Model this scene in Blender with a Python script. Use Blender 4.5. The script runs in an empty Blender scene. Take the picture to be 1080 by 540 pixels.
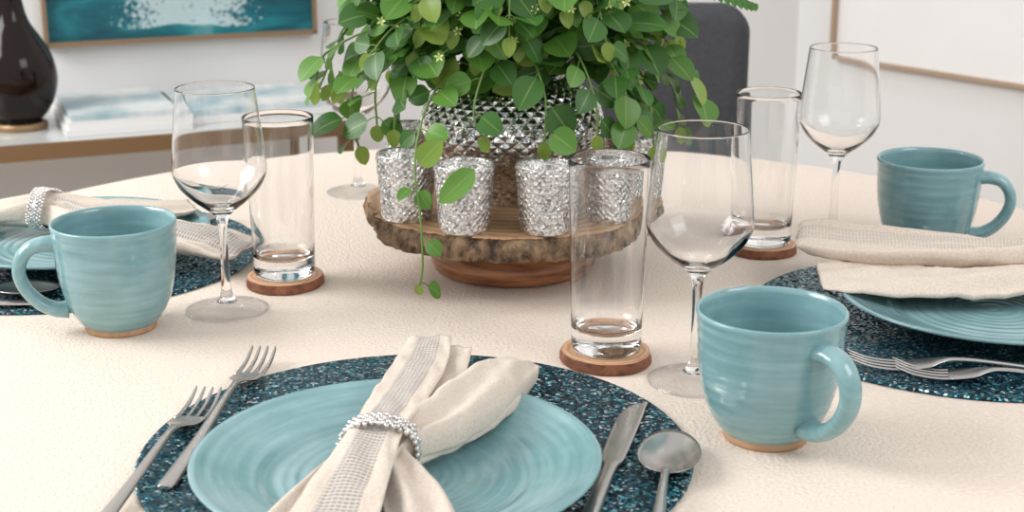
import bpy, math, random
from mathutils import Vector, Matrix, noise
random.seed(7)
TZ=0.75
sc=bpy.context.scene
try:
    sc.view_settings.view_transform='Standard'
except Exception: pass

# ------------------------------------------------------------ materials
def newmat(name):
    m=bpy.data.materials.new(name); m.use_nodes=True
    nt=m.node_tree; b=nt.nodes['Principled BSDF']
    return m,nt,b
def N(nt,t,**kw):
    n=nt.nodes.new(t)
    for k,v in kw.items(): setattr(n,k,v)
    return n
def L(nt,a,b): nt.links.new(a,b)
def pbr(name,col,rough=.5,metal=0,**kw):
    m,nt,b=newmat(name)
    b.inputs['Base Color'].default_value=(*col,1)
    b.inputs['Roughness'].default_value=rough
    b.inputs['Metallic'].default_value=metal
    for k,v in kw.items(): b.inputs[k.replace('_',' ')].default_value=v
    return m
def ramp(nt,fac,stops):
    r=N(nt,'ShaderNodeValToRGB')
    el=r.color_ramp.elements
    while len(el)<len(stops): el.new(.5)
    for e,(p,c) in zip(el,stops):
        e.position=p; e.color=(*c,1)
    L(nt,fac,r.inputs[0]); return r
def objco(nt,scale=(1,1,1)):
    tc=N(nt,'ShaderNodeTexCoord'); mp=N(nt,'ShaderNodeMapping')
    mp.inputs['Scale'].default_value=scale
    L(nt,tc.outputs['Object'],mp.inputs[0]); return mp.outputs[0]
def noise_tex(nt,co,scale,detail=3,rough=.5,dist=0):
    n=N(nt,'ShaderNodeTexNoise'); n.inputs['Scale'].default_value=scale
    n.inputs['Detail'].default_value=detail; n.inputs['Roughness'].default_value=rough
    n.inputs['Distortion'].default_value=dist
    L(nt,co,n.inputs['Vector']); return n
def bump(nt,b,h,strength,dist):
    bp=N(nt,'ShaderNodeBump'); bp.inputs['Strength'].default_value=strength
    bp.inputs['Distance'].default_value=dist
    L(nt,h,bp.inputs['Height']); L(nt,bp.outputs[0],b.inputs['Normal']); return bp
def mathn(nt,op,a,b=None):
    m=N(nt,'ShaderNodeMath',operation=op)
    for i,x in enumerate((a,b)):
        if x is None: continue
        if isinstance(x,(int,float)): m.inputs[i].default_value=x
        else: L(nt,x,m.inputs[i])
    return m.outputs[0]

def noisy(name,c1,c2,scale,rough=.6,bs=0,bd=.001,bscale=None,metal=0,mscale=(1,1,1)):
    m,nt,b=newmat(name); co=objco(nt,mscale)
    n=noise_tex(nt,co,scale,5,.6)
    r=ramp(nt,n.outputs[0],[(.35,c1),(.65,c2)])
    L(nt,r.outputs[0],b.inputs['Base Color'])
    b.inputs['Roughness'].default_value=rough; b.inputs['Metallic'].default_value=metal
    if bs:
        n2=noise_tex(nt,co,bscale or scale,4,.6); bump(nt,b,n2.outputs[0],bs,bd)
    return m

M={}
M['wall']=noisy('wall_paint',(.78,.78,.775),(.81,.81,.805),2,.7,.1,.0005,180)
M['floor']=noisy('floor_wood',(.30,.20,.12),(.42,.29,.18),6,.5,.1,.001,30,mscale=(8,1,1))
M['cloth']=noisy('tablecloth_linen',(.75,.635,.54),(.845,.735,.64),300,.85,.9,.0020,300)
def ceramic():
    m,nt,b=newmat('aqua_glaze'); co=objco(nt)
    sx=N(nt,'ShaderNodeSeparateXYZ'); L(nt,co,sx.inputs[0])
    n=noise_tex(nt,co,32,4,.6)
    h=mathn(nt,'SQRT',mathn(nt,'ADD',mathn(nt,'MULTIPLY',sx.outputs[0],sx.outputs[0]),mathn(nt,'MULTIPLY',sx.outputs[1],sx.outputs[1])))
    q=mathn(nt,'ADD',h,sx.outputs[2])
    cb=N(nt,'ShaderNodeCombineXYZ'); L(nt,mathn(nt,'MULTIPLY',q,1.0),cb.inputs[0])
    L(nt,mathn(nt,'MULTIPLY',sx.outputs[0],.10),cb.inputs[1]); L(nt,mathn(nt,'MULTIPLY',sx.outputs[1],.10),cb.inputs[2])
    s=noise_tex(nt,cb.outputs[0],150,3,.55)
    f=mathn(nt,'ADD',mathn(nt,'MULTIPLY',s.outputs[0],.55),mathn(nt,'MULTIPLY',n.outputs[0],.45))
    r=ramp(nt,f,[(.30,(.155,.305,.332)),(.5,(.205,.372,.395)),(.70,(.28,.455,.475))])
    L(nt,r.outputs[0],b.inputs['Base Color'])
    b.inputs['Roughness'].default_value=.17
    b.inputs['Coat Weight'].default_value=.4; b.inputs['Coat Roughness'].default_value=.08
    bump(nt,b,s.outputs[0],.13,.002)
    return m
M['ceramic']=ceramic()
M['clay']=noisy('bare_clay',(.42,.25,.14),(.52,.33,.2),90,.8)
def glassmat():
    m,nt,b=newmat('clear_glass')
    g=N(nt,'ShaderNodeBsdfGlass'); g.inputs['Roughness'].default_value=0; g.inputs['IOR'].default_value=1.40; g.inputs['Color'].default_value=(1,1,1,1)
    L(nt,g.outputs[0],nt.nodes['Material Output'].inputs[0])
    return m
M['glass']=glassmat()
def thinglass():
    m,nt,b=newmat('thin_foot_glass')
    g=N(nt,'ShaderNodeBsdfGlossy'); g.inputs['Roughness'].default_value=.02
    t=N(nt,'ShaderNodeBsdfTransparent'); t.inputs['Color'].default_value=(.95,.95,.95,1)
    lw=N(nt,'ShaderNodeLayerWeight'); lw.inputs['Blend'].default_value=.5
    f=mathn(nt,'ADD',mathn(nt,'MULTIPLY',mathn(nt,'POWER',lw.outputs['Facing'],5),.5),.03)
    ms=N(nt,'ShaderNodeMixShader'); L(nt,f,ms.inputs[0])
    L(nt,t.outputs[0],ms.inputs[1]); L(nt,g.outputs[0],ms.inputs[2]); L(nt,ms.outputs[0],nt.nodes['Material Output'].inputs[0])
    return m
M['thin']=thinglass()
def glitter():
    m,nt,b=newmat('glitter_teal'); co=objco(nt)
    v=N(nt,'ShaderNodeTexVoronoi'); v.inputs['Scale'].default_value=480; L(nt,co,v.inputs['Vector'])
    s=N(nt,'ShaderNodeSeparateColor'); L(nt,v.outputs['Color'],s.inputs[0])
    r=ramp(nt,s.outputs[0],[(0,(.003,.016,.027)),(.35,(.006,.036,.056)),(.55,(.008,.085,.115)),(.70,(.018,.065,.15)),(.82,(.025,.25,.29)),(.92,(.22,.50,.54)),(1,(.9,.95,.95))])
    L(nt,r.outputs[0],b.inputs['Base Color'])
    b.inputs['Metallic'].default_value=.6; b.inputs['Roughness'].default_value=.26
    nm=N(nt,'ShaderNodeVectorMath',operation='SUBTRACT'); L(nt,v.outputs['Color'],nm.inputs[0]); nm.inputs[1].default_value=(.5,.5,.5)
    sc_=N(nt,'ShaderNodeVectorMath',operation='SCALE'); L(nt,nm.outputs[0],sc_.inputs[0]); sc_.inputs['Scale'].default_value=1.1
    g=N(nt,'ShaderNodeNewGeometry')
    ad=N(nt,'ShaderNodeVectorMath',operation='ADD'); L(nt,sc_.outputs[0],ad.inputs[0]); L(nt,g.outputs['Normal'],ad.inputs[1])
    no=N(nt,'ShaderNodeVectorMath',operation='NORMALIZE'); L(nt,ad.outputs[0],no.inputs[0])
    L(nt,no.outputs[0],b.inputs['Normal'])
    return m
M['glitter']=glitter()
M['steel']=pbr('brushed_steel',(.54,.51,.49),.27,1)
def sparkle(name,c1,c2,sc_,rough,metal=1):
    m,nt,b=newmat(name); co=objco(nt)
    v=N(nt,'ShaderNodeTexVoronoi'); v.inputs['Scale'].default_value=sc_; L(nt,co,v.inputs['Vector'])
    s=N(nt,'ShaderNodeSeparateColor'); L(nt,v.outputs['Color'],s.inputs[0])
    r=ramp(nt,s.outputs[0],[(0,c1),(.5,c2),(1,(.97,.96,.95))]); L(nt,r.outputs[0],b.inputs['Base Color'])
    b.inputs['Metallic'].default_value=metal; b.inputs['Roughness'].default_value=rough
    bump(nt,b,v.outputs['Distance'],.4,.001)
    return m
M['silver']=sparkle('mercury_silver',(.38,.365,.35),(.78,.76,.745),420,.27,.95)
M['vasesilver']=sparkle('vase_silver',(.36,.36,.36),(.68,.68,.68),230,.17)
M['crystal']=pbr('crystal_beads',(.72,.69,.67),.14,1)
def linen(name,stripe):
    m,nt,b=newmat(name); co=objco(nt)
    uv=N(nt,'ShaderNodeTexCoord'); sx=N(nt,'ShaderNodeSeparateXYZ'); L(nt,uv.outputs['UV'],sx.inputs[0])
    n=noise_tex(nt,co,500,3,.6)
    r=ramp(nt,n.outputs[0],[(.3,(.61,.515,.43)),(.7,(.735,.645,.555))])
    if stripe:
        u=sx.outputs[0]; v=sx.outputs[1]
        a=mathn(nt,'GREATER_THAN',mathn(nt,'SINE',mathn(nt,'MULTIPLY',v,2*math.pi/.0032)),-.3)
        k=mathn(nt,'LESS_THAN',mathn(nt,'ABSOLUTE',mathn(nt,'SUBTRACT',u,.5)),.25)
        gap=mathn(nt,'GREATER_THAN',mathn(nt,'SINE',mathn(nt,'MULTIPLY',u,2*math.pi*14)),-.85)
        f=mathn(nt,'MULTIPLY',mathn(nt,'MULTIPLY',a,k),gap)
        f=mathn(nt,'MULTIPLY',f,stripe)
        mx=N(nt,'ShaderNodeMix',data_type='RGBA'); L(nt,f,mx.inputs[0]); L(nt,r.outputs[0],mx.inputs[6]); mx.inputs[7].default_value=(.23,.245,.26,1)
        L(nt,mx.outputs[2],b.inputs['Base Color'])
    else: L(nt,r.outputs[0],b.inputs['Base Color'])
    b.inputs['Roughness'].default_value=.9
    bump(nt,b,n.outputs[0],.5,.0012)
    return m
M['linen']=linen('linen_plain',0); M['linen_s']=linen('linen_striped',.85); M['linen_f']=linen('linen_faint_stripe',.30)
def ringwood(name,c1,c2,scale):
    m,nt,b=newmat(name); co=objco(nt)
    w=N(nt,'ShaderNodeTexWave',wave_type='RINGS',rings_direction='Z'); w.inputs['Scale'].default_value=scale
    w.inputs['Distortion'].default_value=3; w.inputs['Detail'].default_value=3; w.inputs['Detail Scale'].default_value=2
    L(nt,co,w.inputs['Vector'])
    r=ramp(nt,w.outputs[0],[(.2,c1),(.8,c2)]); L(nt,r.outputs[0],b.inputs['Base Color'])
    b.inputs['Roughness'].default_value=.5
    return m
M['woodtop']=ringwood('slice_wood',(.33,.185,.09),(.47,.285,.15),25)
M['coastertop']=ringwood('coaster_wood',(.50,.27,.15),(.66,.40,.24),60)
M['bark']=noisy('tree_bark',(.05,.028,.018),(.38,.25,.145),85,.85,1,.006,130,mscale=(1,1,.6))
M['barkred']=noisy('coaster_bark',(.13,.045,.025),(.30,.12,.06),90,.8,.7,.002,150)
M['basewood']=noisy('acacia_wood',(.15,.045,.018),(.50,.22,.09),14,.32,.1,.001,60,mscale=(1,1,9))
def leafmat():
    m,nt,b=newmat('leaf_green')
    at=N(nt,'ShaderNodeAttribute',attribute_name='Col')
    uv=N(nt,'ShaderNodeTexCoord'); sx=N(nt,'ShaderNodeSeparateXYZ'); L(nt,uv.outputs['UV'],sx.inputs[0])
    mid=mathn(nt,'LESS_THAN',mathn(nt,'ABSOLUTE',mathn(nt,'SUBTRACT',sx.outputs[0],.5)),.03)
    mx=N(nt,'ShaderNodeMix',data_type='RGBA'); L(nt,mathn(nt,'MULTIPLY',mid,.4),mx.inputs[0]); L(nt,at.outputs['Color'],mx.inputs[6]); mx.inputs[7].default_value=(.35,.5,.15,1)
    L(nt,mx.outputs[2],b.inputs['Base Color'])
    b.inputs['Roughness'].default_value=.38
    tr=N(nt,'ShaderNodeBsdfTranslucent'); L(nt,mx.outputs[2],tr.inputs[0])
    ms=N(nt,'ShaderNodeMixShader'); ms.inputs[0].default_value=.3
    out=nt.nodes['Material Output']
    L(nt,b.outputs[0],ms.inputs[1]); L(nt,tr.outputs[0],ms.inputs[2]); L(nt,ms.outputs[0],out.inputs[0])
    return m
M['leaf']=leafmat()
M['stem']=pbr('vine_stem',(.14,.24,.05),.5)
M['flower']=pbr('flower_petal',(.66,.76,.28),.6)
M['chair']=noisy('charcoal_fabric',(.044,.046,.052),(.056,.058,.065),120,.9,.25,.0008,300)
M['darkleg']=pbr('dark_wood_leg',(.05,.035,.025),.4)
M['brass']=pbr('aged_brass',(.30,.19,.10),.4,.5)
M['shelf']=pbr('console_top_glass',(.55,.56,.55),.12)
M['brownglass']=pbr('dark_brown_glaze',(.012,.006,.004),.10,0,Specular_IOR_Level=.28)
M['paper']=pbr('white_paper',(.80,.79,.78),.5)
M['mag']=noisy('magazine_cover',(.25,.42,.48),(.80,.79,.77),9,.35)
M['framegold']=pbr('frame_bronze',(.30,.20,.12),.4,.3)
M['frameoak']=pbr('frame_oak',(.42,.30,.20),.5)
M['mat']=noisy('picture_mat',(.84,.83,.83),(.88,.87,.87),3,.6)
def painting():
    m,nt,b=newmat('teal_painting'); co=objco(nt)
    n=noise_tex(nt,objco(nt,(1.2,1,4)),4.5,5,.6,.6)
    r=ramp(nt,n.outputs[0],[(.3,(.002,.045,.07)),(.5,(.004,.12,.155)),(.62,(.015,.22,.26)),(.78,(.2,.42,.43))])
    sx=N(nt,'ShaderNodeSeparateXYZ'); L(nt,co,sx.inputs[0])
    n2=noise_tex(nt,objco(nt,(1,1,1.2)),110,4,.75)
    n3=noise_tex(nt,objco(nt,(1,1,1)),14,2,.5)
    dx=mathn(nt,'ABSOLUTE',mathn(nt,'SUBTRACT',sx.outputs[0],.265))
    msk=mathn(nt,'SUBTRACT',mathn(nt,'ADD',.50,mathn(nt,'MULTIPLY',n3.outputs[0],.28)),mathn(nt,'MULTIPLY',mathn(nt,'MULTIPLY',dx,dx),14))
    f=mathn(nt,'GREATER_THAN',msk,n2.outputs[0])
    f3=mathn(nt,'MULTIPLY',f,mathn(nt,'GREATER_THAN',mathn(nt,'ADD',sx.outputs[2],mathn(nt,'MULTIPLY',n3.outputs[0],-.03)),.003))
    mx=N(nt,'ShaderNodeMix',data_type='RGBA'); L(nt,mathn(nt,'MULTIPLY',f3,.75),mx.inputs[0]); L(nt,r.outputs[0],mx.inputs[6]); mx.inputs[7].default_value=(.62,.74,.75,1)
    L(nt,mx.outputs[2],b.inputs['Base Color']); b.inputs['Roughness'].default_value=.4
    return m
M['painting']=painting()

# ------------------------------------------------------------ mesh builder
class MB:
    def __init__(s): s.v=[];s.f=[];s.m=[];s.uv=[];s.col=[];s.mats=[]
    def mi(s,mat):
        if mat not in s.mats: s.mats.append(mat)
        return s.mats.index(mat)
    def add(s,vs,fs,mat,uvs=None,col=None):
        o=len(s.v); s.v+= [tuple(v) for v in vs]
        s.uv+= uvs if uvs else [(0,0)]*len(vs)
        s.col+=[col or (1,1,1)]*len(vs)
        k=s.mi(mat)
        for f in fs: s.f.append(tuple(i+o for i in f)); s.m.append(k)
    def build(s,name,loc=(0,0,0),rotz=0,smooth=True,autosmooth=None,parent=None):
        me=bpy.data.meshes.new(name); me.from_pydata(s.v,[],s.f); 
        for k in s.mats: me.materials.append(M[k])
        me.polygons.foreach_set('material_index',s.m)
        me.polygons.foreach_set('use_smooth',[smooth]*len(s.f))
        ul=me.uv_layers.new(name='UVMap')
        li=[0]*len(me.loops); me.loops.foreach_get('vertex_index',li)
        flat=[]
        for i in li: flat+=list(s.uv[i])
        ul.data.foreach_set('uv',flat)
        ca=me.color_attributes.new('Col','FLOAT_COLOR','POINT')
        fl=[]
        for c in s.col: fl+=[c[0],c[1],c[2],1]
        ca.data.foreach_set('color',fl)
        if autosmooth is not None:
            try: me.set_sharp_from_angle(angle=math.radians(autosmooth))
            except Exception: pass
        me.update()
        ob=bpy.data.objects.new(name,me); ob.location=loc; ob.rotation_euler=(0,0,rotz)
        sc.collection.objects.link(ob)
        if parent: ob.parent=parent
        return ob
    def lathe(s,prof,mat,seg=64,cx=0,cy=0,cz=0,closed=False,fn=None):
        vs=[];fs=[];n=len(prof)
        for i,(r,z) in enumerate(prof):
            for j in range(seg):
                a=2*math.pi*j/seg
                rr=r if fn is None else r+fn(a,r,z)
                vs.append((cx+max(rr,1e-5)*math.cos(a),cy+max(rr,1e-5)*math.sin(a),cz+z))
        rng=n if closed else n-1
        for i in range(rng):
            i2=(i+1)%n
            for j in range(seg):
                j2=(j+1)%seg
                fs.append((i*seg+j,i*seg+j2,i2*seg+j2,i2*seg+j))
        s.add(vs,fs,mat)
    def box(s,x0,x1,y0,y1,z0,z1,mat):
        vs=[(x,y,z) for x in(x0,x1) for y in(y0,y1) for z in(z0,z1)]
        s.add(vs,[(0,1,3,2),(4,6,7,5),(0,4,5,1),(2,3,7,6),(0,2,6,4),(1,5,7,3)],mat)
    def tube(s,pts,rad,mat,seg=6,caps=True,flat=1.0):
        pts=[Vector(p) for p in pts]; n=len(pts); vs=[];fs=[]
        rads=rad if isinstance(rad,list) else [rad]*n
        up=Vector((0,0,1))
        t0=(pts[1]-pts[0]).normalized()
        if abs(t0.dot(up))>.95: up=Vector((1,0,0))
        side=t0.cross(up).normalized()
        for i,p in enumerate(pts):
            t=(pts[min(i+1,n-1)]-pts[max(i-1,0)]).normalized()
            side=(side-t*side.dot(t)).normalized(); w=t.cross(side)
            for j in range(seg):
                a=2*math.pi*j/seg
                vs.append(p+side*math.cos(a)*rads[i]*flat+w*math.sin(a)*rads[i])
        for i in range(n-1):
            for j in range(seg):
                j2=(j+1)%seg; fs.append((i*seg+j,i*seg+j2,(i+1)*seg+j2,(i+1)*seg+j))
        if caps: fs.append(tuple(range(seg))[::-1]); fs.append(tuple((n-1)*seg+j for j in range(seg)))
        s.add(vs,fs,mat)
    def sphere(s,c,r,mat,u=8,v=5):
        vs=[];fs=[]
        for i in range(v+1):
            th=math.pi*i/v
            for j in range(u):
                a=2*math.pi*j/u
                vs.append((c[0]+max(r*math.sin(th),1e-6)*math.cos(a),c[1]+max(r*math.sin(th),1e-6)*math.sin(a),c[2]+r*math.cos(th)))
        for i in range(v):
            for j in range(u):
                j2=(j+1)%u; fs.append((i*u+j,(i+1)*u+j,(i+1)*u+j2,i*u+j2))
        s.add(vs,fs,mat)
    def loft(s,st,mat,seg=14,sq=.8):
        vs=[];fs=[];n=len(st)
        for (x,y,z,w,t) in st:
            for j in range(seg):
                a=2*math.pi*j/seg; c,si=math.cos(a),math.sin(a)
                vs.append((x,y+w/2*math.copysign(abs(c)**sq,c),z+t/2*math.copysign(abs(si)**sq,si)))
        for i in range(n-1):
            for j in range(seg):
                j2=(j+1)%seg; fs.append((i*seg+j,(i+1)*seg+j,(i+1)*seg+j2,i*seg+j2))
        fs.append(tuple(range(seg))); fs.append(tuple((n-1)*seg+j for j in range(seg))[::-1])
        s.add(vs,fs,mat)

def catmull(P,n):
    out=[]; m=len(P)-1
    for k in range(n):
        t=k/(n-1)*m; i=min(int(t),m-1); f=t-i
        p0=P[max(i-1,0)];p1=P[i];p2=P[i+1];p3=P[min(i+2,m)]
        out.append(tuple(.5*((2*b)+(-a+c)*f+(2*a-5*b+4*c-d)*f*f+(-a+3*b-3*c+d)*f**3) for a,b,c,d in zip(p0,p1,p2,p3)))
    return out

# ------------------------------------------------------------ room
b=MB(); b.box(-4,3.5,-2.5,5,-.1,0,'floor'); b.build('floor',smooth=False)
TH=math.radians(22.33); P0=Vector((-.668,2.826,0))
ex=Vector((math.cos(TH),math.sin(TH),0)); en=Vector((math.sin(TH),-math.cos(TH),0))
smax=1.424
b=MB(); b.box(-2.8,smax,0,.1,0,2.6,'wall'); b.build('wall_back',loc=P0,rotz=TH,smooth=False)
C=P0+ex*smax; TH2=math.radians(-52.27)
b=MB(); b.box(0,3.2,0,.1,0,2.6,'wall'); b.build('wall_right',loc=C,rotz=TH2,smooth=False)
for nm,o,r,l0,l1 in (('baseboard_back',P0,TH,-2.8,smax),('baseboard_right',C,TH2,0,3.2)):
    b=MB(); b.box(l0,l1,-.015,0,0,.1,'paper'); b.build(nm,loc=o,rotz=r,smooth=False)

def wallpos(s,n,z): return P0+ex*s+en*n+Vector((0,0,z))
b=MB(); w=.50;h=.62
b.box(0,w,-.02,-.001,0,h,'painting')
for a in ((-.006,w+.006,-.03,-.001,-.009,0),(-.006,w+.006,-.03,-.001,h,h+.009),(-.007,0,-.03,-.001,-.009,h+.009),(w,w+.007,-.03,-.001,-.009,h+.009)):
    b.box(*a,'framegold')
b.build('framed_painting',loc=wallpos(-.210,0,.79),rotz=TH,smooth=False)
b=MB(); w=1.2;h=.9
b.box(0,w,-.012,-.001,0,h,'mat')
for a in ((-.006,w+.006,-.028,-.001,-.007,0),(-.006,w+.006,-.028,-.001,h,h+.007),(-.007,0,-.028,-.001,-.007,h+.007),(w,w+.007,-.028,-.001,-.007,h+.007)):
    b.box(*a,'frameoak')
p=C+Vector((math.cos(TH2),math.sin(TH2),0))*.124
b.build('framed_picture',loc=(p.x,p.y,.686),rotz=TH2,smooth=False)
b=MB(); s0,s1=-1.05,.27; d=.36
b.box(s0,s1,-d,-.02,.654,.67,'shelf')
b.box(s0-.004,s1+.004,-d-.008,-d,.646,.673,'brass'); b.box(s0-.008,s0,-d,-.02,.646,.673,'brass'); b.box(s1,s1+.008,-d,-.02,.646,.673,'brass')
for x in (s0,s1-.025):
    for y in (-d,-.045): b.box(x,x+.025,y,y+.025,0,.654,'brass')
b.box(s0,s1,-d,-.02,.15,.165,'shelf')
b.build('console_table',loc=P0,rotz=TH,smooth=False)
b=MB()
prof=[(.001,0),(.042,0),(.045,.004),(.044,.012),(.038,.016),(.045,.022),(.060,.045),(.069,.075),(.069,.100),(.062,.128),(.046,.158),(.030,.185),(.022,.22),(.020,.26),(.022,.30),(.032,.325),(.028,.326),(.018,.30),(.001,.29)]
prof=[(x,y) for x,y in catmull(prof,80)]
b.lathe(prof,'brownglass',48); b.lathe([(.046,.0),(.0475,.004),(.0465,.010),(.044,.012)],'brass',48)
b.build('brown_ceramic_vase',loc=wallpos(-.285,.2,.6705))
b=MB(); b.box(-.1,.1,-.13,.13,0,.012,'paper'); b.box(-.095,.103,-.125,.128,.0125,.024,'paper'); b.box(-.09,.09,-.12,.12,.0245,.034,'mag')
b.build('magazine_stack',loc=wallpos(-.12,.19,.6705),rotz=TH,smooth=False)
b=MB(); b.box(-.15,.13,-.11,.11,0,.012,'paper'); b.box(-.14,.12,-.105,.105,.0125,.024,'mag')
b.build('magazine_stack',loc=wallpos(.12,.17,.6705),rotz=TH+.05,smooth=False)

# ------------------------------------------------------------ dining table & cloth
TC=(0,1.345)
b=MB()
b.lathe([(.001,.72),(.66,.72),(.672,.726),(.672,.742),(.668,.7455),(.001,.7455)],'darkleg',96)
b.lathe([(.001,0),(.28,0),(.28,.03),(.08,.06),(.05,.12),(.05,.62),(.12,.7),(.14,.7195),(.001,.7195)],'darkleg',48)
b.build('dining_table',loc=(TC[0],TC[1],0),autosmooth=40)
b=MB(); seg=256
rings=[(.001,.75,0),(.2,.75,0),(.4,.75,0),(.6,.75,0),(.67,.75,0),(.677,.7485,0),(.681,.744,0),(.683,.735,.05),(.686,.70,.35),(.69,.64,.7),(.694,.55,1)]
vs=[];fs=[]
full=rings+[(r-.0035,z-(.0035 if z>.7495 else 0),k) for r,z,k in reversed(rings)]
for r,z,k in full:
    for j in range(seg):
        a=2*math.pi*j/seg
        rr=max(r,.0005)+k*(.014*math.sin(11*a)+.007*math.sin(23*a+1)+.014)
        vs.append((rr*math.cos(a),rr*math.sin(a),z))
for i in range(len(full)-1):
    for j in range(seg):
        j2=(j+1)%seg; fs.append((i*seg+j,(i+1)*seg+j,(i+1)*seg+j2,i*seg+j2))
b.add(vs,fs,'cloth'); b.build('tablecloth',loc=(TC[0],TC[1],0))

# ------------------------------------------------------------ chair
def rbox(b,x0,x1,y0,y1,z0,z1,r,mat,n=5,bow=0):
    cx,cz=(x0+x1)/2,(z0+z1)/2; hw,hh=(x1-x0)/2,(z1-z0)/2
    bev=min(.02,(y1-y0)/2*.8)
    secs=[(y0,-bev),(y0+bev*.3,-bev*.35),(y0+bev,0),(y1-bev,0),(y1-bev*.3,-bev*.35),(y1,-bev)]
    vs=[];fs=[];m=0
    for y,o in secs:
        ring=[]
        R=r+o if r+o>.002 else .002
        for q,(sx,sz) in enumerate(((1,1),(-1,1),(-1,-1),(1,-1))):
            for k in range(n+1):
                a=math.pi/2*(q+k/n)
                X=sx*(hw-r)+R*math.cos(a); Z=sz*(hh-r)+R*math.sin(a)
                yy=y+bow*(X/hw)**2
                ring.append((cx+X,yy,cz+Z))
        m=len(ring); vs+=ring
    for i in range(len(secs)-1):
        for j in range(m):
            j2=(j+1)%m; fs.append((i*m+j,i*m+j2,(i+1)*m+j2,(i+1)*m+j))
    fs.append(tuple(range(m))[::-1]); fs.append(tuple((len(secs)-1)*m+j for j in range(m)))
    b.add(vs,fs,mat)
ch=bpy.data.objects.new('dining_chair',None); ch.location=(.15,2.2,0); ch.rotation_euler=(0,0,-.05); sc.collection.objects.link(ch)
b=MB(); rbox(b,-.197,.197,-.035,.035,.48,.927,.04,'chair',8,bow=-.03); b.build('backrest',parent=ch,autosmooth=50)
b=MB(); rbox(b,-.22,.22,-.45,.0,.40,.475,.03,'chair'); b.build('seat',parent=ch,autosmooth=50)
k=0
for x in (-.18,.18):
    for y in (-.41,-.03):
        k+=1; b=MB(); b.tube([(x,y,.41),(x*1.05,y*1.03,.2),(x*1.1,y*1.06,0)],[.017,.014,.011],'darkleg',12); b.build('leg_%d'%k,parent=ch)
for x in (-.15,.15):
    k+=1; b=MB(); b.tube([(x,-.0,.41),(x,.0,.52)],.012,'darkleg',8); b.build('back_post_%d'%k,parent=ch)

# ------------------------------------------------------------ placemats
def placemat(x,y):
    b=MB(); b.lathe([(.001,0),(.195,0),(.1965,.0015),(.195,.003),(.001,.003)],'glitter',128)
    b.build('placemat',loc=(x,y,TZ+.0002),autosmooth=40)
placemat(-.068,.974); placemat(-.46,1.475); placemat(.410,1.262)
MZ=TZ+.0034
def plate(x,y):
    b=MB()
    low=[(.001,.004),(.06,.004),(.062,0),(.068,0),(.071,.005),(.10,.0105),(.130,.020),(.1362,.0225),(.1372,.0240),(.1360,.0252),(.1330,.0248)]
    top=[]
    r=.1325
    while r>.001:
        if r>.094: z=.0125+(.0245-.0125)*((r-.094)/(.1325-.094))**1.15
        else: z=.0088+(.0125-.0088)*max(0,(r-.084)/.01)
        amp=.00022 if r<.09 else .00008
        z+=amp*math.sin(r*2*math.pi/.0093+.8*math.sin(r*160))
        top.append((r,z)); r-=.0012
    top.append((.0003,.009))
    b.lathe(low+top,'ceramic',128)
    b.build('dinner_plate',loc=(x,y,MZ))
plate(-.077,.911); plate(-.452,1.475); plate(.432,1.262)

def mug(x,y,ang):
    b=MB()
    pr=[(.0315,.0055),(.037,.012),(.0445,.026),(.0495,.045),(.0520,.065),(.0530,.085),(.0540,.0955)]
    pr=[(r+.00013*math.sin(z*2*math.pi/.0085+1.2*math.sin(z*130)),z) for r,z in catmull(pr,70)]
    rim=[(.0540,.0972),(.0530,.0985),(.0517,.0978)]
    inn=[(.0508,.094),(.0497,.083),(.0487,.065),(.0462,.045),(.041,.027),(.033,.013),(.02,.0085),(.0005,.008)]
    b.lathe(pr+rim+catmull(inn,50),'ceramic',96)
    b.lathe([(.001,.0015),(.026,.0015),(.027,0),(.0305,0),(.0315,.002),(.0315,.0056)],'clay',96)
    path=[(.0475,.081),(.060,.0815),(.072,.078),(.0800,.068),(.082,.055),(.077,.041),(.067,.029),(.055,.022),(.043,.0205)]
    path=catmull(path,40)
    pts=[(r,0,z) for r,z in path]
    rad=[.0060+.0018*abs(2*i/39-1)**3 for i in range(40)]
    n0=len(b.v); b.tube(pts,rad,'ceramic',16)
    for i in range(n0,len(b.v)):
        v=b.v[i]; b.v[i]=(v[0],v[1]*1.5,v[2])
    b.build('coffee_mug',loc=(x,y,TZ+.0002),rotz=ang)
mug(.186,1.004,math.radians(-58)); mug(-.348,1.247,math.atan2(-.28,-1)); mug(.433,1.496,math.atan2(-.3,1))

def wine(x,y):
    b=MB()
    out=[(.034,.0024),(.020,.0044),(.009,.009),(.0052,.018),(.0040,.035),(.0037,.055),(.0040,.075),(.0060,.088),(.0130,.0955),(.0250,.105),(.0355,.116),(.0412,.127),(.0422,.134),(.0415,.143),(.039,.170),(.0362,.195),(.0350,.2065)]
    full=catmull(out,100)
    k=next(i for i,(r,z) in enumerate(full) if z>.0085)
    foot=[(.0005,0),(.034,0),(.0368,.0006),(.0372,.0014)]+full[:k+1]
    inn=[(.0347,.2068),(.0343,.2065),(.0355,.195),(.0383,.170),(.0408,.143),(.0414,.134),(.0403,.1275),(.034,.1172),(.0235,.1072),(.012,.1000),(.0005,.0975)]
    inn=inn[:1]+catmull(inn[1:],60)
    b.lathe(foot,'thin',72)
    b.lathe([(.0005,full[k][1]-.001),(full[k][0]*.96,full[k][1]-.0002)]+full[k:]+inn,'glass',72)
    # rounded rim bead of the foot, solid glass
    b.lathe([(.0372+.0007*math.cos(2*math.pi*i/10),.0011+.0007*math.sin(2*math.pi*i/10)) for i in range(10)],'glass',72,closed=True)
    b.build('wine_glass',loc=(x,y,TZ+.0003))
wine(-.2624,1.295); wine(.1466,1.1144); wine(.345,1.536); wine(-.1865,1.745)
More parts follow.
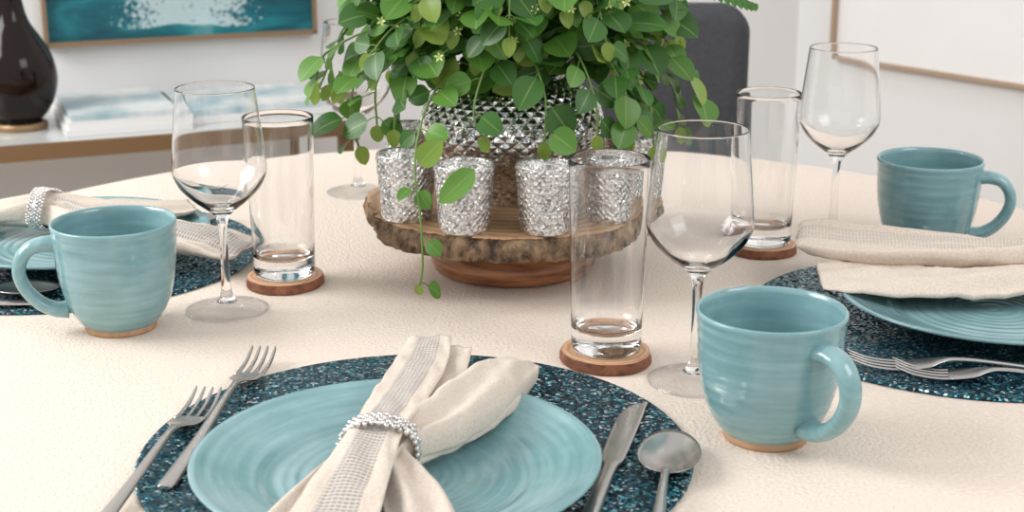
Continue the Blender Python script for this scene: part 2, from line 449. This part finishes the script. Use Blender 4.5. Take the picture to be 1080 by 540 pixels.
def tumbler(x,y,s=1,cr=.0375,sd=1,h=.157):
    rnd=random.Random(sd); ph=[rnd.uniform(0,6.28) for _ in range(4)]
    fn=lambda a,r,z:(0 if r<.02 else r*(.02*math.sin(2*a+ph[0])+.012*math.sin(3*a+ph[1])+.006*math.sin(9*a+ph[2])+.004*math.sin(17*a+ph[3])))
    b=MB()
    b.lathe([(.001,0),(cr-.001,0),(cr,.001),(cr*1.005,.005),(cr-.001,.0095)],'barkred',96,fn=fn)
    b.lathe([(cr-.001,.0095),(cr-.003,.0102),(cr-.006,.0101),(.0,.0101)],'coastertop',96,fn=fn)
    b.build('wood_slice_coaster',loc=(x,y,TZ+.0002),autosmooth=60)
    b=MB()
    out=[(.0005,.0006),(.022,.0004),(.0265,.0),(.0285,.0015),(.0293,.005),(.0303,.05),(.0317,.10),(.0332,h)]
    inn=[(.0328,h+.0006),(.0324,h),(.0308,.10),(.0294,.05),(.0286,.028),(.027,.022),(.022,.018),(.0005,.0165)]
    out=out[:4]+catmull(out[4:],24); inn=inn[:1]+catmull(inn[1:],40)
    b.lathe(out+inn,'glass',72); b.build('highball_glass',loc=(x,y,TZ+.0107))
tumbler(-.2206,1.3736,sd=2,h=.155); tumbler(.0785,1.1625,cr=.0385,sd=5,h=.162); tumbler(.2615,1.489,cr=.0355,sd=9,h=.157)

# ------------------------------------------------------------ cake stand
CS=(0,1.432)
b=MB()
def fb(a,r,z):
    if r<.1: return 0
    k=min(1,(r-.1)/.04)
    return k*(.005*noise.noise(Vector((2*math.cos(a),2*math.sin(a),1)))*2+.0022*noise.noise(Vector((14*math.cos(a),14*math.sin(a),z*60)))*2+.0016*noise.noise(Vector((45*math.cos(a),45*math.sin(a),z*200)))*2)
b.lathe([(.0005,.0455),(.10,.0455),(.135,.0455),(.142,.0462)]+[(.142+.004*math.sin(math.pi*k/12),.0465+.023*k/12) for k in range(1,12)]+[(.144,.0695)],'bark',400,fn=fb)
b.lathe([(.144,.0695),(.141,.0708),(.134,.071),(.10,.071),(.0005,.071)],'woodtop',400,fn=fb)
b.lathe([(.0005,0),(.070,0),(.078,.003),(.082,.010),(.082,.020),(.076,.028),(.068,.034),(.062,.040),(.064,.0455)],'basewood',96)
b.build('wood_slice_cake_stand',loc=(CS[0],CS[1],TZ+.0002),autosmooth=50)
SZ=TZ+.0715
def votive(x,y,sd):
    b=MB(); seg=200; Nn=25; H=.062; rows=84; pitch=.0068
    vs=[];fs=[]
    rn=random.Random(sd); off=rn.random()
    jit={}
    for i in range(rows+1):
        z=H*i/rows; r=.0230+.0044*(z/H)
        for j in range(seg):
            a=2*math.pi*j/seg
            u=(a/(2*math.pi)*Nn+off)+.3*noise.noise(Vector((math.cos(a)*14,math.sin(a)*14,z*400+sd))); v=z/pitch+.3*noise.noise(Vector((math.cos(a)*14,math.sin(a)*14,z*400+sd+9)))
            p=u+v; q=u-v
            A=p-math.floor(p)-.5; B=q-math.floor(q)-.5
            key=(math.floor(p),math.floor(q))
            if key not in jit: jit[key]=rn.uniform(.45,1.35)
            hgt=math.sqrt(max(0,1-4*(A*A+B*B)))
            e=.0010*hgt*jit[key]*(1 if .03<z/H<.985 else 0)
            vs.append(((r+e)*math.cos(a),(r+e)*math.sin(a),z))
    for i in range(rows):
        for j in range(seg):
            j2=(j+1)%seg; fs.append((i*seg+j,i*seg+j2,(i+1)*seg+j2,(i+1)*seg+j))
    b.add(vs,fs,'silver')
    b.lathe([(.0274,H),(.0272,H+.0006),(.0258,H+.0004),(.0254,H-.002),(.021,.004),(.0005,.004)],'silver',96)
    b.lathe([(.0230,0),(.0005,0)],'silver',96)
    b.build('votive_candle_holder',loc=(x,y,SZ),rotz=rn.random())
for i,(x,y) in enumerate([(-.100,1.360),(-.0437,1.316),(.031,1.314),(.0915,1.356),(.1200,1.446),(-.104,1.493)]): votive(x,y,i)

# vase + plant
VX,VY=0,1.44
plant=bpy.data.objects.new('potted_silk_plant',None); plant.location=(VX,VY,SZ); sc.collection.objects.link(plant)
b=MB(); seg=400; Nn=40
vp=catmull([(.040,0),(.045,.010),(.057,.030),(.074,.050),(.0865,.069),(.087,.086),(.076,.104),(.060,.117),(.050,.1235)],200)
vs=[];fs=[];acc=0;prev=vp[0]
for i,(r,z) in enumerate(vp):
    acc+=math.hypot(r-prev[0],z-prev[1]); prev=(r,z)
    v=acc/.0118
    for j in range(seg):
        a=2*math.pi*j/seg; u=a/(2*math.pi)*Nn
        p=u+v;q=u-v
        A=abs(p-math.floor(p)-.5);B=abs(q-math.floor(q)-.5)
        e=.0032*(1-2*max(A,B))*(r/.085)
        if i<4 or i>195: e=0
        vs.append(((r+e)*math.cos(a),(r+e)*math.sin(a),z))
for i in range(len(vp)-1):
    for j in range(seg):
        j2=(j+1)%seg; fs.append((i*seg+j,i*seg+j2,(i+1)*seg+j2,(i+1)*seg+j))
b.add(vs,fs,'vasesilver')
b.lathe([(.050,.1235),(.051,.126),(.048,.127),(.046,.12),(.044,.10),(.0005,.10)],'vasesilver',96)
b.lathe([(.04,0),(.0005,0)],'vasesilver',96)
b.build('silver_vase',parent=plant,smooth=False)

rp=random.Random(11)
lb=MB()
NS=8
def leaf(b,p,d,n,L_,W,col,curl=.2):
    d=d.normalized(); n=(n-d*n.dot(d)); 
    if n.length<1e-4: n=Vector((0,0,1)).cross(d)
    n.normalize(); sd=n.cross(d)
    vs=[];uv=[];fs=[]
    for i in range(NS+1):
        s=i/NS
        hw=W*.5*(math.sin(math.pi*min(1,s**.80))**.58 if 0<s<1 else 0.02)
        for j in range(5):
            t=(j-2)/2
            q=p+d*(s*L_)+sd*(t*hw)+n*(abs(t)*hw*.18-curl*L_*s*s)
            vs.append(q); uv.append((.5+t*.5,s))
    for i in range(NS):
        for j in range(4):
            o=i*5+j; fs.append((o,o+1,o+6,o+5))
    b.add(vs,fs,'leaf',uv,col)
def gcol(k=None):
    k=rp.random() if k is None else k
    a=rp.uniform(.7,1.25)
    if k>.93: return (.28,.41,.07)
    if k>.50: return (.115*a,.27*a,.042*a)
    return (.060*a,.175*a,.032*a)
def vine(pts,leafL=.036,spacing=.021,r=.0011,dens=1,tip=True,col=None):
    P=[Vector(q) for q in catmull(pts,26)]
    lb.tube(P,r,'stem',5)
    acc=0;side=1
    for i in range(1,len(P)):
        acc+=(P[i]-P[i-1]).length
        if acc>spacing and i>3:
            acc=0; t=(P[i]-P[i-1]).normalized()
            out=Vector((P[i].x,P[i].y,0)); out=out.normalized() if out.length>.01 else Vector((0,-1,0))
            sd=t.cross(Vector((0,0,1)));  sd=sd.normalized() if sd.length>.05 else Vector((1,0,0))
            for ss in ((1,-1) if rp.random()<dens*.6 else (side,)):
                side=-side
                d=(sd*ss*rp.uniform(.5,1.1)+t*rp.uniform(.1,.7)+Vector((0,0,rp.uniform(-.7,.25)))+out*rp.uniform(0,.5)).normalized()
                n=(out*rp.uniform(.3,1.1)+Vector((0,-.45,0))+Vector((0,0,rp.uniform(.3,1.0)))+Vector((rp.uniform(-.4,.4),rp.uniform(-.4,.4),0)))
                pl=rp.uniform(.005,.010); q=P[i]+d*pl
                lb.tube([P[i],P[i]+d*pl*.6+Vector((0,0,.001)),q],.0006,'stem',4,caps=False)
                LL=leafL*rp.uniform(.75,1.12)*(1-.28*i/len(P))
                leaf(lb,q,d,n,LL,LL*rp.uniform(.80,.97),col or gcol(),rp.uniform(.05,.28))
    if tip:
        t=(P[-1]-P[-2]).normalized(); leaf(lb,P[-1],t,Vector((0,-.6,.6)),leafL*.5,leafL*.36,(.26,.38,.06))
nv=66
for i in range(nv):
    az=2*math.pi*(i+.5*rp.random())/nv
    cx,sy=math.cos(az),math.sin(az)
    front=max(0,-sy)
    R=rp.uniform(.11,.20)*(1-.35*front)
    rise=rp.uniform(.03,.12)
    zend=.12+rp.uniform(-.03,.12)
    if front>.55: zend=.175+rp.uniform(-.025,.04); rise=rp.uniform(.08,.14)
    pts=[(.02*cx,.02*sy,.105),(.035*cx,.035*sy,.13+rise*.55),(R*.5*cx,R*.5*sy,.14+rise),(R*.82*cx,R*.82*sy,max((zend+.13+rise)/2+.01,zend+.01)),(R*cx,R*sy,zend)]
    vine(pts)
for i in range(26):
    az=rp.uniform(0,6.28); R=rp.uniform(.02,.13)
    vine([(.01*math.cos(az),.01*math.sin(az),.105),(R*.5*math.cos(az),R*.5*math.sin(az),.19),(R*math.cos(az),R*math.sin(az),.235+rp.uniform(0,.06))],spacing=.019)
for i in range(250):
    while True:
        p=Vector((rp.uniform(-1,1),rp.uniform(-1,1),rp.uniform(-1,1)))
        if p.length<1: break
    q=Vector((p.x*.155,p.y*.115,.205+p.z*.075))
    if q.z<.155 and q.y<0 : continue
    d=Vector((p.x,p.y,rp.uniform(-.6,.5)))+Vector((rp.uniform(-.5,.5),rp.uniform(-.5,.5),0))
    leaf(lb,q,d,Vector((rp.uniform(-.5,.5),-.5,.8)),.037*rp.uniform(.7,1.15),.032*rp.uniform(.8,1.1),gcol(rp.uniform(0,.8)))
# trailing vines
vine([(-.02,-.02,.115),(-.05,-.06,.145),(-.078,-.105,.11),(-.088,-.135,.065),(-.082,-.162,.02),(-.080,-.172,-.02),(-.083,-.168,-.040)],leafL=.026,spacing=.040)
vine([(-.03,-.02,.115),(-.10,-.05,.16),(-.145,-.05,.13),(-.155,-.04,.085),(-.148,-.04,.060)],leafL=.040,spacing=.020)
vine([(-.03,-.02,.115),(-.08,-.07,.155),(-.105,-.08,.12),(-.11,-.08,.085)],leafL=.038,spacing=.019)
vine([(-.03,-.02,.115),(-.09,-.06,.165),(-.125,-.065,.13),(-.128,-.06,.085)],leafL=.038,spacing=.019)
vine([(-.03,.0,.115),(-.11,-.02,.17),(-.175,-.02,.15),(-.19,-.02,.12)],leafL=.040,spacing=.020)
vine([(.03,-.01,.115),(.10,-.03,.165),(.165,-.03,.135),(.185,-.03,.095)],leafL=.040,spacing=.020)
vine([(.03,-.01,.115),(.10,-.02,.165),(.15,-.02,.125),(.162,-.02,.075)],leafL=.036,spacing=.020)
vine([(.03,-.01,.115),(.08,-.05,.155),(.125,-.06,.115),(.135,-.06,.065)],leafL=.036,spacing=.020)
vine([(.03,-.02,.125),(.075,-.07,.160),(.105,-.085,.12),(.108,-.088,.080)],leafL=.036,spacing=.020)
vine([(.03,-.03,.125),(.055,-.08,.16),(.075,-.105,.12),(.078,-.108,.085)],leafL=.034,spacing=.022)
vine([(.02,-.03,.125),(.02,-.085,.15),(.03,-.110,.12),(.030,-.113,.08)],leafL=.037,spacing=.024,dens=.2)
vine([(-.0,-.03,.125),(-.02,-.085,.15),(-.035,-.110,.11),(-.028,-.113,.085)],leafL=.034,spacing=.026,dens=.2)
leaf(lb,Vector((-.033,-.165,.066)),Vector((-.8,0,-.75)),Vector((.2,-.8,.5)),.046,.022,(.18,.38,.07))
leaf(lb,Vector((-.082,-.165,.07)),Vector((.5,-.1,.6)),Vector((.2,-.8,.5)),.030,.022,(.24,.38,.06))
def frond(pts):
    P=[Vector(q) for q in catmull(pts,34)]
    lb.tube(P,.0011,'stem',5)
    for i in range(5,len(P)):
        t=(P[i]-P[i-1]).normalized(); sd=t.cross(Vector((0,0,1))).normalized()
        k=1-abs((i-14)/24)**2
        for s in (1,-1):
            d=(sd*s+t*.45+Vector((0,0,-.25))).normalized()
            leaf(lb,P[i],d,Vector((0,0,1)),.032*max(k,.15),.009,(.07*rp.uniform(.8,1.3),.20,.035),.25)
frond([(.01,0,.12),(.08,.02,.200),(.16,.03,.214),(.235,.02,.190)])
frond([(.01,.02,.12),(.08,.05,.215),(.17,.07,.235),(.26,.08,.205)])
frond([(-.01,.02,.12),(-.08,.06,.225),(-.15,.09,.25),(-.22,.10,.225)])
for i in range(20):
    az=rp.uniform(math.pi*1.05,math.pi*1.95); R=rp.uniform(.10,.145); z=rp.uniform(.15,.22)
    c=Vector((R*1.05*math.cos(az),R*.95*math.sin(az),z))
    lb.tube([c*.6+Vector((0,0,.06)),c*.85+Vector((0,0,.03)),c],.0007,'stem',4)
    tx=rp.uniform(-.6,.6)
    for k in range(5):
        a=k*1.2566+az; d=Vector((math.cos(a),-.4+tx*math.cos(a),math.sin(a)))
        n=Vector((0,-1,.3)); sd=d.cross(n).normalized()*.0012; dd=d.normalized()*.0055
        lb.add([c,c+dd*.5+sd,c+dd,c+dd*.5-sd],[(0,1,2,3)],'flower')
lb.build('foliage',parent=plant)

# ------------------------------------------------------------ cutlery
STL='steel'
def place(b,name,tip,end,z=MZ,lift=0):
    dx,dy=tip[0]-end[0],tip[1]-end[1]
    ob=b.build(name,loc=(end[0],end[1],z),rotz=math.atan2(dy,dx)); ob.rotation_euler=(0,-lift,math.atan2(dy,dx)); return ob
def fork(tip,end,z=MZ,lift=0):
    Ln=math.hypot(tip[0]-end[0],tip[1]-end[1]); b=MB()
    k=Ln
    b.loft(catmull([(0,0,.0018,.006,.002),(.004,0,.002,.0125,.003),(.15*k,0,.003,.0115,.0035),(.35*k,0,.0055,.0085,.0035),(.58*k,0,.010,.0060,.0035),(.67*k,0,.0105,.0065,.003),(.71*k,0,.009,.013,.0025),(.745*k,0,.0065,.0225,.0022),(.80*k,0,.004,.0245,.0020),(.825*k,0,.0035,.0245,.0018)],40),STL)
    for i in range(4):
        y=-.0102+i*.0068
        b.loft(catmull([(.81*k,y,.0037,.0042,.0018),(.86*k,y,.0028,.0040,.0018),(.93*k,y*.98,.0045,.0035,.0017),(.985*k,y*.96,.009,.0026,.0015),(k,y*.95,.0108,.0010,.001)],14),STL,8)
    return place(b,'dinner_fork',tip,end,z,lift)
def knife(tip,end,z=MZ):
    Ln=math.hypot(tip[0]-end[0],tip[1]-end[1]); b=MB(); k=Ln
    b.loft(catmull([(0,0,.003,.006,.003),(.004,0,.003,.014,.005),(.2*k,0,.0035,.0125,.006),(.45*k,0,.0035,.0105,.006),(.53*k,0,.0035,.0115,.0035),(.56*k,.001,.003,.0165,.0022),(.7*k,.001,.003,.0185,.0018),(.88*k,.0005,.003,.0180,.0014),(.96*k,-.002,.003,.012,.0012),(.99*k,-.0055,.003,.005,.001),(k,-.0075,.003,.001,.0006)],60),STL)
    return place(b,'dinner_knife',tip,end,z)
def spoon(tip,end,z=MZ,bw=.042,bl=.064):
    Ln=math.hypot(tip[0]-end[0],tip[1]-end[1]); b=MB(); k=Ln; x0=k-bl
    b.loft(catmull([(0,0,.0018,.006,.002),(.004,0,.002,.0125,.003),(.25*x0,0,.004,.0115,.0035),(.6*x0,0,.0085,.0075,.0035),(.92*x0,0,.0125,.0055,.0035),(x0+.004,0,.0105,.007,.003)],30),STL)
    vs=[];fs=[];nr=12;na=40
    for layer,off in ((0,0),(1,-.0012)):
        for i in range(nr+1):
            q=i/nr
            for j in range(na):
                a=2*math.pi*j/na
                X=x0+bl/2+q*bl/2*math.cos(a); Y=q*bw/2*math.sin(a)*(1-.10*math.cos(a))
                zz=.0098-.0085*(1-q**2.4)+off*(1-.6*q)
                vs.append((X,Y,zz))
    o=(nr+1)*na
    for i in range(nr):
        for j in range(na):
            j2=(j+1)%na
            fs.append((i*na+j,(i+1)*na+j,(i+1)*na+j2,i*na+j2))
            fs.append((o+i*na+j2,o+(i+1)*na+j2,o+(i+1)*na+j,o+i*na+j))
    for j in range(na):
        j2=(j+1)%na; fs.append((nr*na+j,o+nr*na+j,o+nr*na+j2,nr*na+j2))
    b.add(vs,fs,STL)
    return place(b,'table_spoon',tip,end,z)
fork((-.2338,1.066),(-.264,.820),MZ)
fork((-.206,1.158),(-.232,.905),MZ)
knife((.096,1.055),(.038,.810))
spoon((.116,.985),(.080,.78),bw=.044,bl=.074)
fork((.276,1.140),(.525,1.104)); fork((.308,1.122),(.55,1.068))
spoon((.405,1.430),(.60,1.41)); 
spoon((-.425,1.325),(-.62,1.335)); knife((-.44,1.298),(-.66,1.30))
fork((-.315,1.60),(-.55,1.615))

# ------------------------------------------------------------ napkins
def cloth_piece(b,pts,mat,n=48,seg=56,fold=.0,ff=2,ph=0,tw=0):
    st=catmull(pts,n); vs=[];fs=[];uv=[]; acc=0
    for i,(x,y,z,w,t) in enumerate(st):
        a=st[max(i-1,0)];c=st[min(i+1,n-1)]
        tx,ty=c[0]-a[0],c[1]-a[1]; l=math.hypot(tx,ty); tx/=l;ty/=l
        if i: acc+=math.dist(st[i][:3],st[i-1][:3])
        lx,ly=-ty,tx
        t=max(t,.0012); w=max(w,.002)
        for j in range(seg):
            an=2*math.pi*j/seg; cc,ss=math.cos(an),math.sin(an)
            X=math.copysign(abs(cc)**.75,cc); Z=math.copysign(abs(ss)**.7,ss)
            nz=.0022*noise.noise(Vector((x*40+X*2,y*40,ph)))+.0012*noise.noise(Vector((x*110+X*3,y*60,ph+4)))
            zz=z+t/2*Z*(1+fold*math.cos(ff*math.pi*X+ph))+tw*X*w/2+fold*t*.5*math.cos(ff*math.pi*X*1.3+ph+acc*14)+nz
            vs.append((x-lx*X*w/2,y-ly*X*w/2,zz)); uv.append((.5+X*.5,acc))
    for i in range(n-1):
        for j in range(seg):
            j2=(j+1)%seg; fs.append((i*seg+j,i*seg+j2,(i+1)*seg+j2,(i+1)*seg+j))
    fs.append(tuple(range(seg))[::-1]); fs.append(tuple((n-1)*seg+j for j in range(seg)))
    b.add(vs,fs,mat,uv)
def ring(name,c,axis_ang,rl,rv,rows=6,nb=34):
    b=MB(); ax=Vector((math.cos(axis_ang),math.sin(axis_ang),0)); lt=Vector((-ax.y,ax.x,0)); up=Vector((0,0,1))
    rn=random.Random(3)
    for k in range(rows):
        o=(k-(rows-1)/2)*.0030
        for i in range(nb):
            a=2*math.pi*(i+.5*(k%2))/nb
            r=.0018+rn.uniform(-.0004,.0004); rr=rn.uniform(-.0006,.0008)
            p=ax*(o+.002*math.sin(3*a))+lt*math.cos(a)*(rl+rr)+up*math.sin(a)*(rv+rr)
            b.sphere(p,r,'crystal',7,5)
    pts=[lt*math.cos(2*math.pi*i/40)*(rl-.001)+up*math.sin(2*math.pi*i/40)*(rv-.001) for i in range(41)]
    b.tube(pts,.0022,'crystal',8,caps=False)
    b.build(name,loc=c,smooth=True)
ox,oy=-.087,.895
b=MB()
def loc(pts): return [(x-ox,y-oy,z,w,t) for x,y,z,w,t in pts]
cloth_piece(b,loc([(-.146,.765,.018,.055,.004),(-.120,.83,.026,.048,.010),(-.100,.875,.034,.034,.016),(-.088,.90,.036,.028,.018),(-.080,.93,.036,.028,.016)]),'linen',fold=.35,ff=2)
cloth_piece(b,loc([(-.046,.765,.020,.048,.006),(-.058,.83,.026,.042,.014),(-.077,.875,.033,.030,.020),(-.083,.90,.035,.028,.02),(-.080,.94,.036,.03,.02)]),'linen',fold=.3,ff=1.5,ph=1)
cloth_piece(b,loc([(-.10,.85,.036,.030,.004),(-.084,.895,.042,.030,.006),(-.068,.96,.038,.036,.006),(-.055,1.03,.034,.038,.005),(-.045,1.095,.036,.028,.0015)]),'linen',fold=.2,ph=.6)
cloth_piece(b,loc([(-.10,.85,.030,.024,.012),(-.083,.89,.034,.028,.022),(-.056,.935,.035,.045,.026),(-.033,.985,.034,.054,.026),(-.015,1.03,.032,.050,.024),(.000,1.066,.028,.042,.018),(.009,1.084,.027,.028,.004)]),'linen',fold=.28,ff=1.6,ph=.4,n=60)
cloth_piece(b,loc([(-.085,.88,.028,.02,.01),(-.062,.92,.026,.03,.014),(-.030,.97,.025,.035,.014),(-.006,1.02,.025,.03,.012),(.004,1.055,.024,.012,.004)]),'linen',fold=.2,ff=1,ph=2)
cloth_piece(b,loc([(-.112,.765,.030,.060,.003),(-.105,.81,.037,.054,.004),(-.096,.855,.046,.044,.006),(-.088,.895,.052,.036,.007),(-.080,.94,.051,.040,.005),(-.073,1.00,.046,.041,.004),(-.068,1.055,.041,.040,.003),(-.065,1.105,.041,.034,.0015)]),'linen_s',fold=.12,ff=1,ph=.2,n=70)
b.build('napkin',loc=(ox,oy,TZ))
ring('napkin_ring',(ox,oy,TZ+.038),math.atan2(.29,.035),.0262,.0215)
ox,oy=.44,1.30
b=MB()
cloth_piece(b,loc([(.600,1.335,.040,.05,.018),(.55,1.335,.042,.045,.022),(.48,1.340,.042,.065,.018),(.40,1.350,.044,.080,.014),(.33,1.362,.046,.085,.012),(.285,1.370,.050,.080,.010),(.275,1.372,.050,.070,.003)]),'linen_f',fold=.6,ff=2.2,n=60)
cloth_piece(b,loc([(.600,1.300,.034,.05,.014),(.55,1.300,.036,.045,.018),(.48,1.290,.033,.065,.014),(.40,1.285,.032,.075,.014),(.33,1.290,.032,.080,.012),(.282,1.295,.032,.070,.005)]),'linen',fold=.5,ff=1.7,ph=.8,n=60)
b.build('napkin',loc=(ox,oy,TZ)); ring('napkin_ring',(.56,1.318,TZ+.040),0,.034,.019)
ox,oy=-.49,1.51
b=MB()
cloth_piece(b,loc([(-.66,1.50,.030,.08,.006),(-.58,1.505,.034,.06,.014),(-.52,1.51,.038,.036,.022),(-.49,1.512,.040,.034,.026),(-.45,1.515,.038,.045,.022),(-.39,1.53,.034,.06,.014),(-.345,1.55,.034,.05,.004)]),'linen',fold=.3,ff=1.6)
cloth_piece(b,loc([(-.53,1.51,.034,.03,.012),(-.48,1.505,.038,.034,.018),(-.43,1.475,.036,.055,.016),(-.37,1.45,.034,.07,.016),(-.31,1.430,.030,.078,.014),(-.275,1.416,.024,.074,.006),(-.266,1.413,.022,.06,.002)]),'linen_s',fold=.45,ff=2,ph=.5,n=60)
b.build('napkin',loc=(ox,oy,TZ)); ring('napkin_ring',(-.492,1.511,TZ+.040),-.2,.0255,.0205)

# ------------------------------------------------------------ lights
def area(name,loc,target,size,sy,power,col=(1,1,1)):
    l=bpy.data.lights.new(name,'AREA'); l.shape='RECTANGLE'; l.size=size; l.size_y=sy; l.energy=power; l.color=col
    o=bpy.data.objects.new(name,l); o.location=loc
    o.rotation_euler=(Vector(target)-Vector(loc)).to_track_quat('-Z','Y').to_euler(); sc.collection.objects.link(o)
area('window_light_left',(-2.2,1.2,2.2),(0,1.4,.75),1.5,1.2,66,(1,.99,.975))
area('fill_light_right',(1.6,.2,2.4),(0.1,1.4,.75),1.2,1.0,18,(1,1,1))  # added fill lamp, weaker than the left light; stands for no window
w=bpy.data.worlds.new('World'); sc.world=w; w.use_nodes=True
bg=w.node_tree.nodes['Background']; bg.inputs[0].default_value=(.995,.995,1,1); bg.inputs[1].default_value=.80

cd=bpy.data.cameras.new('camera'); co=bpy.data.objects.new('camera',cd)
co.location=(0,0,TZ+.433); co.rotation_euler=(math.radians(90-16.4),0,0)
cd.sensor_width=36; cd.lens=52; cd.clip_start=.02
cd.dof.use_dof=True; cd.dof.focus_distance=1.22; cd.dof.aperture_fstop=10
sc.collection.objects.link(co); sc.camera=co
